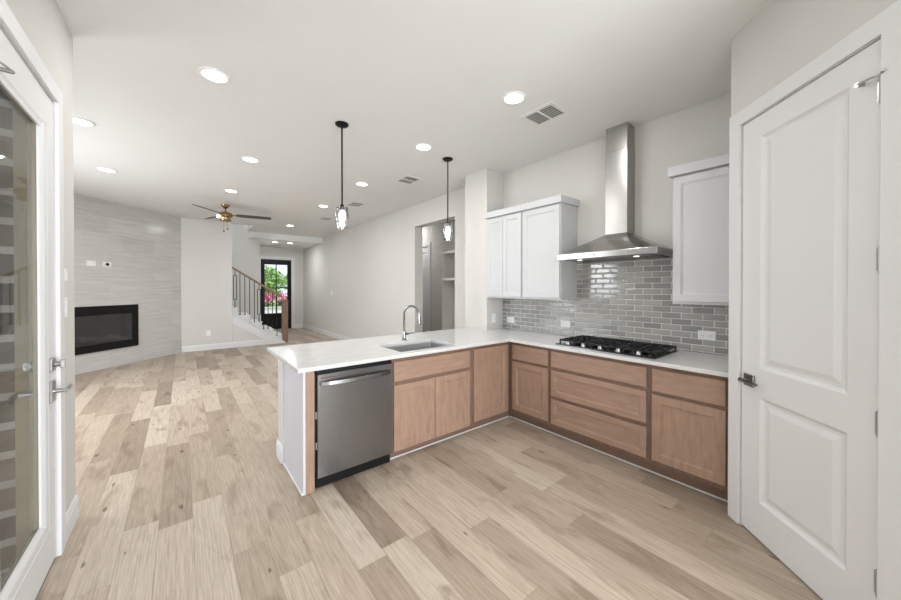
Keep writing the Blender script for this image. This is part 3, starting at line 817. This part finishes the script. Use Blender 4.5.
# ------------------------------------------------------------------ fireplace insert
fp = thing('fireplace_insert', 'wide black glass-fronted fireplace set in the grey stone tile wall', 'fireplace', FO, R(45))
ia, ib, ic, id_ = FB0 + .13, FB1 - .118, FZ0 + .135, FZ1 - .165
build('surround', MB().grid((FB0, ia, ib, FB1), (FZ0, ic, id_, FZ1), lambda u, v: not (ia < u < ib and ic < v < id_), -.02, -.0005, XZ), M['black'], fp, .003)
fb = MB()
L0 = lambda i, y: [(ia - .02 + i, y, ic - .02 + i), (ib + .02 - i, y, ic - .02 + i), (ib + .02 - i, y, id_ + .02 - i), (ia - .02 + i, y, id_ + .02 - i)]
fb.loft([L0(0, .0), L0(.04, .20)], False, True)
build('firebox', fb, M['firebrick'], fp)
build('glass_front', MB().box(ia + .001, ib - .001, -.012, -.007, ic + .001, id_ - .001), M['fireglass'], fp)
for k, (x, z, ln, a, y) in enumerate(((1.78, .50, .30, 8, .09), (2.0, .56, .34, -12, .10), (2.22, .50, .30, 14, .08), (2.43, .51, .24, -6, .09), (1.9, .49, .22, -20, .06), (2.33, .55, .26, 4, .11))):
    dx, dz = ln / 2 * math.cos(R(a)), ln / 2 * math.sin(R(a))
    build('log', MB().tube([(x - dx, y, z - dz), (x, y + .012, z + .006), (x + dx, y, z + dz)], [.026, .033, .024], 9), M['ember'], fp, smooth=True)
build('burner_tray', MB().box(ia + .03, ib - .03, .04, .15, ic - .005, ic + .03), M['ember'], fp, .006)

# ------------------------------------------------------------------ ceiling things
ctr = 'recessed ceiling lights'


def can(label, x, y, z=H, first=[None]):
    if first[0] is None:
        t = thing('recessed_light', label, 'ceiling light', (0, 0, 0))
        build('trim_ring', MB().lathe([(.099, -.0005), (.097, -.006), (.078, -.008), (.076, -.003), (.076, -.0005)], 0, 0, 32), M['plastic'], t, smooth=True)
        build('lens', MB().lathe([(.0755, -.003), (.0755, -.0055), (.06, -.007), (.01, -.0075)], 0, 0, 32), M['lens'], t, smooth=True)
        first[0] = t; r = t; r.location = (x, y, z)
        r['group'] = ctr
    else: r = dup(first[0], (x, y, z), label)
    l = bpy.data.lights.new('recessed_lamp', 'AREA'); l.shape = 'DISK'; l.size = .14; l.energy = CAN_W; l.color = (1, .99, .968); l.spread = R(180)
    o = bpy.data.objects.new('recessed_lamp', l); COL.objects.link(o); o.location = (x, y, z - .012)
    return r


for lb, x, y in (('recessed ceiling light largest in view, nearest the glass patio door', .195, 3.063),
                 ('recessed ceiling light half hidden behind the edge of the left wall', -.742, 4.711),
                 ('recessed ceiling light nearest the stone fireplace wall', -.774, 6.422),
                 ('recessed ceiling light between the largest one and the fan, left of the left pendant', .663, 4.782),
                 ('recessed ceiling light just above the ceiling fan', .635, 6.531),
                 ('recessed ceiling light beside the large vent near the range hood', 2.154, 1.851),
                 ('recessed ceiling light just left of the right pendant canopy', 2.112, 3.133),
                 ('recessed ceiling light just right of the left pendant rod', 2.136, 4.837),
                 ('recessed ceiling light left of the left pendant glass beside a small vent', 2.13, 6.605),
                 ('recessed ceiling light farthest down the main ceiling, before the entry', 2.135, 9.204)):
    can(lb, x, y)
hl = bpy.data.lights.new('hall_fill', 'AREA'); hl.shape = 'DISK'; hl.size = .16; hl.energy = CAN_W * 1.2; hl.color = (1, .99, .968)  # fill lamp added to brighten the hall, without a fixture
ho = bpy.data.objects.new('hall_fill', hl); COL.objects.link(ho); ho.location = (4.1, 6.9, H - .012)
can('left recessed light in the lower entry ceiling', 2.231, 11.459, 2.87)
can('right recessed light in the lower entry ceiling', 2.647, 11.417, 2.87)


def vent(label, x, y, w, l, first=[None]):
    if first[0] is None:
        t = thing('air_vent', label, 'air vent', (0, 0, 0), group='ceiling air vents')
        w2, l2 = w / 2, l / 2
        f = MB().grid((-w2, -w2 + .036, w2 - .036, w2), (-l2, -l2 + .036, -.008, .008, l2 - .036, l2), lambda u, v: abs(u) > w2 - .036 or abs(v) > l2 - .036 or abs(v) < .008, -.008, -.0005, XY)
        build('frame', f, M['vent'], t, .002)
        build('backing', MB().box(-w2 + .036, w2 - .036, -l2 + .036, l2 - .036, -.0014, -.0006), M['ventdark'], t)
        sl = MB()
        for k in range(7):
            xx = -w2 + .05 + k * (w - .10) / 6
            for a, b in ((-l2 + .037, -.009), (.009, l2 - .037)):
                sl.loft([[(xx - .009, a, -.0075), (xx - .0075, a, -.0085), (xx + .008, a, -.002), (xx + .0065, a, -.0015)],
                         [(xx - .009, b, -.0075), (xx - .0075, b, -.0085), (xx + .008, b, -.002), (xx + .0065, b, -.0015)]])
        build('louvers', sl, M['vent'], t)
        first[0] = t; t.location = (x, y, H); return t
    return dup(first[0], (x, y, H), label)


vent('large white ceiling vent between two recessed lights and the range hood', 2.58, 1.855, .29, .35)
vent('ceiling vent between the two black pendants', 2.585, 4.23, .29, .35)
vent('ceiling vent just right of the left pendant glass', 2.56, 6.09, .29, .35)
vent('ceiling vent left of the left pendant, farthest from the kitchen', 2.565, 7.77, .29, .35)


def pendant(label, x, y, zt, zb):
    t = thing('pendant_light', label, 'pendant lamp', (x, y, zb), group='pendant lights over the peninsula')
    build('canopy', MB().lathe([(.062, H - .0006), (.062, H - .012), (.05, H - .022), (.012, H - .026), (.01, H - .03)], x, y, 28), M['black'], t, world=True, smooth=True)
    build('rod', MB().tube([(x, y, H - .027), (x, y, zt + .02)], .008, 10), M['black'], t, world=True, smooth=True)
    build('socket_cap', MB().lathe([(.012, zt + .02), (.02, zt + .012), (.022, zt - .03), (.018, zt - .035)], x, y, 18), M['black'], t, world=True, smooth=True)
    hh = zt - zb
    g = MB(); prof = [(.024, zt + .002), (.052, zt - .008), (.062, zt - hh * .35), (.064, zt - hh * .55), (.058, zt - hh * .85), (.050, zb), (.047, zb), (.055, zt - hh * .85), (.0605, zt - hh * .55), (.0585, zt - hh * .35), (.049, zt - .011), (.024, zt - .002)]
    g.lathe(prof, x, y, 24, False, False)
    build('glass_shade', g, M['pendglass'], t, world=True, smooth=True)
    build('bulb', MB().lathe([(.012, zt - .04), (.024, zt - .07), (.028, zt - .10), (.022, zt - .135), (.006, zt - .15)], x, y, 18), M['bulb'], t, world=True, smooth=True)
    return t


pendant('left black rod pendant with clear textured glass shade', 1.205, 3.19, 2.245, 2.033)
pendant('right black rod pendant with clear textured glass shade, nearest the wall column', 2.535, 3.23, 2.245, 2.045)

# ceiling fan
fx, fy = .653, 7.705
fan = thing('ceiling_fan', 'antique brass ceiling fan with three dark blades over the living room', 'ceiling fan', (fx, fy, 2.72))
build('canopy', MB().lathe([(.075, H - .0006), (.07, H - .02), (.04, H - .06), (.016, H - .075)], fx, fy, 24), M['brass'], fan, world=True, smooth=True)
build('rod', MB().tube([(fx, fy, H - .07), (fx, fy, 2.90)], .013, 12), M['brass'], fan, world=True, smooth=True)
build('motor', MB().lathe([(.03, 2.915), (.06, 2.905), (.105, 2.885), (.115, 2.86), (.115, 2.825), (.10, 2.81), (.085, 2.785), (.085, 2.77), (.10, 2.76), (.092, 2.735), (.05, 2.72), (.02, 2.716)], fx, fy, 28), M['brass'], fan, world=True, smooth=True)
for k in range(3):
    a = R(-10 + 120 * k); mtx = Matrix.Translation((fx, fy, 2.855)) @ Matrix.Rotation(a, 4, 'Z') @ Matrix.Rotation(R(-12), 4, 'X')
    bl = MB(); lo = []
    for x, w in ((.17, .042), (.22, .06), (.45, .066), (.66, .062), (.74, .055), (.765, .035)): lo.append([(x, -w, -.004), (x, w, -.004), (x, w, .004), (x, -w, .004)])
    bl.loft(lo).xf(mtx)
    bo = build('blade', bl, M['blade'], fan, world=True, label='dark wooden blade')
    ir = MB().loft([[(.10, -.02, -.010), (.10, .02, -.010), (.10, .02, -.005), (.10, -.02, -.005)], [(.24, -.03, -.010), (.24, .03, -.010), (.24, .03, -.005), (.24, -.03, -.005)]]).xf(mtx)
    build('blade_iron', ir, M['brass'], bo, world=True)
lx, ly = fx - .11, fy + .03
build('lamp', MB().lathe([(.0, 2.775), (.03, 2.785), (.035, 2.81), (.02, 2.835)], fx - .112, fy - .03, 16), M['fanglow'], fan, world=True, smooth=True, label='small glowing bead on the side of the motor')
for dx, zb in ((-.03, 2.55), (.03, 2.60)):
    ch = MB().tube([(fx + dx, fy - .03, 2.735), (fx + dx, fy - .03, zb)], .0022, 6); ch.lathe([(.002, zb + .005), (.010, zb - .01), (.010, zb - .03), (.003, zb - .04)], fx + dx, fy - .03, 10)
    build('pull_chain', ch, M['black'] if dx < 0 else M['brass'], fan, world=True, smooth=True)

# ------------------------------------------------------------------ stairs and railing
stc = thing('staircase', 'white staircase with pale treads rising left behind the iron railing', 'stairs', (SX, SY0, 0))
for k in range(7):
    x1 = SX - RUN * k; z = RISE * (k + 1)
    build('riser', MB().box(x1 - .02, x1, 9.832, SY1, z - RISE + .001, z - .031), M['trim'], stc, world=True)
    build('tread', MB().box(x1 - RUN - .001, x1 + .022, 9.832, SY1, z - .03, z), M['trim'] if k else M['trim'], stc, .006, world=True)
# outer stringer: saw-toothed white side
up = [(SX, .001)]
for k in range(5):
    up += [(SX - RUN * k, RISE * (k + 1)), (max(.953, SX - RUN * (k + 1)), RISE * (k + 1))]
build('stringer', MB().prism(up + [(.953, .622), (1.82, .001)], XZ, 9.802, 9.831), M['trim'], stc, world=True)
build('stringer_skirt', MB().prism([(.953, .60), (.953, .80), (SX + .01, .03), (SX + .01, .001), (1.83, .001)], XZ, 9.70, 9.712), M['trim'], stc, world=True)

rl = thing('stair_railing', 'black iron baluster railing with wooden handrail and newel post', 'stair railing', (2.09, 9.76, 0))
RYc = 9.816
rz_ = lambda x: 1.945 - (x - .98) * .665
rail = MB().loft([[(x, RYc - .03, rz_(x) - .028), (x, RYc + .03, rz_(x) - .028), (x, RYc + .03, rz_(x) + .012), (x, RYc + .018, rz_(x) + .026), (x, RYc - .018, rz_(x) + .026), (x, RYc - .03, rz_(x) + .012)] for x in (.955, 2.0, 2.09)])
build('handrail', rail, M['rail_wood'], rl, world=True)
nm = MB().box(2.075, 2.21, RYc - .065, RYc + .065, .001, 1.09); nm.box(2.066, 2.219, RYc - .075, RYc + .075, 1.0905, 1.115)
nm.loft([[(2.065, RYc - .07, 1.1155), (2.205, RYc - .07, 1.1155), (2.205, RYc + .07, 1.1155), (2.065, RYc + .07, 1.1155)], [(2.11, RYc - .02, 1.14), (2.16, RYc - .02, 1.14), (2.16, RYc + .02, 1.14), (2.11, RYc + .02, 1.14)]])
build('newel_post', nm, M['rail_wood'], rl, .003, world=True)
for k in range(10):
    x = 1.02 + .1035 * k
    st_ = int((SX - x) / RUN) + 1 if x < SX else 0
    zb = RISE * min(5, max(0, st_)) + .001
    bm_ = MB(); zt = rz_(x) - .029; r = .0075
    if k % 5 == 0:
        zm0, zm1 = zb + .19, zt - .12
        bm_.box(x - r, x + r, RYc - r, RYc + r, zb, zm0); bm_.box(x - r, x + r, RYc - r, RYc + r, zm1, zt)
        bm_.grid((x - .04, x - .026, x + .026, x + .04), (zm0, zm0 + .014, zm1 - .014, zm1), lambda u, v: not (x - .026 < u < x + .026 and zm0 + .014 < v < zm1 - .014), RYc - r, RYc + r, XZ)
    else: bm_.box(x - r, x + r, RYc - r, RYc + r, zb, zt)
    bm_.box(x - .014, x + .014, RYc - .014, RYc + .014, zb, zb + .022)
    build('baluster', bm_, M['black'], rl, world=True)

# ------------------------------------------------------------------ hall shelves behind the opening
sh = thing('shelf_unit', 'white built-in shelves in the hall beyond the wall opening', 'shelves', (4.2, 4.9, 0))
build('side_panel', MB().box(4.2, 4.495, 5.52, 5.55, .001, 2.24), M['shelf'], sh, world=True)
build('side_panel', MB().box(4.2, 4.495, 3.31, 3.34, .001, 2.24), M['shelf'], sh, world=True)
for z in (2.19, 1.64): build('shelf', MB().box(4.19, 4.495, 3.342, 5.518, z - .03, z + .02), M['shelf'], sh, .002, world=True)
build('bench', MB().box(4.1, 4.495, 3.342, 5.518, .42, .46), M['shelf'], sh, .002, world=True)

# ------------------------------------------------------------------ outside
struct('ground', MB().box(-30, 40, 13.25, 60, -.25, -.13), M['grass'])
struct('porch', MB().box(0, 6, 13.17, 15.2, -.125, -.02), M['concrete'])
struct('patio', MB().box(-12, -.86, -8, 2.95, -.2, -.06), M['concrete'])


def foliage(cx, cy, cz, rx, ry, rz, n, s):
    m = MB()
    for _ in range(n):
        while True:
            p = Vector((random.uniform(-1, 1), random.uniform(-1, 1), random.uniform(-1, 1)))
            if .35 < p.length < 1: break
        q = Vector((cx + p.x * rx, cy + p.y * ry, cz + p.z * rz))
        a = Vector((random.gauss(0, 1), random.gauss(0, 1), random.gauss(0, 1))).normalized(); b_ = a.orthogonal().normalized()
        c_ = a.cross(b_); k = s * random.uniform(.6, 1.3)
        vs = [m.b.verts.new(q + k * (u * b_ + .55 * v * c_)) for u, v in ((-1, 0), (0, -1), (1, 0), (0, 1))]
        m.face(vs)
    return m


for i, (x, y, h_, r_, lb) in enumerate(((4.9, 31, 3.0, 2.1, 'green tree outside the left front door panes'), (9.3, 33, 3.1, 2.2, 'green tree outside the right front door panes'),
                                        (1.2, 37, 3.4, 2.4, 'green tree mostly hidden left of the front door panes'))):
    t = thing('garden_tree', lb, 'tree', (x, y, -.13))
    build('trunk', MB().tube([(x, y, -.13), (x + .1, y, 1.2), (x, y, 2.4)], [.16, .12, .08], 8), M['bark'], t, world=True, smooth=True)
    build('crown', foliage(x, y, h_ - 1.15, r_, r_, 1.45, 1500, .17), M['leaf'], t, world=True)
for i, (x, y, lb) in enumerate(((4.0, 24.0, 'pink flowering shrub outside the left front door panes'), (5.5, 24.4, 'pink flowering shrub at the middle of the front door view'), (7.0, 24.0, 'pink flowering shrub outside the right front door panes'))):
    t = thing('flowering_shrub', lb, 'shrub', (x, y, -.13))
    build('leaves', foliage(x, y, .35, .7, .5, .5, 350, .09), M['leaf2'], t, world=True)
    build('blossoms', foliage(x, y, .75, .74, .55, .5, 300, .08), M['pink'], t, world=True)
f = thing('garden_wall', 'low white garden wall seen through the front door glass', 'garden wall', (5.5, 22.6, -.13))
build('wall_body', MB().box(1, 11, 22.5, 22.7, -.13, .25), M['fence'], f, world=True)
build('coping', MB().box(.95, 11.05, 22.44, 22.76, .2505, .31), M['concrete'], f, .01, world=True)
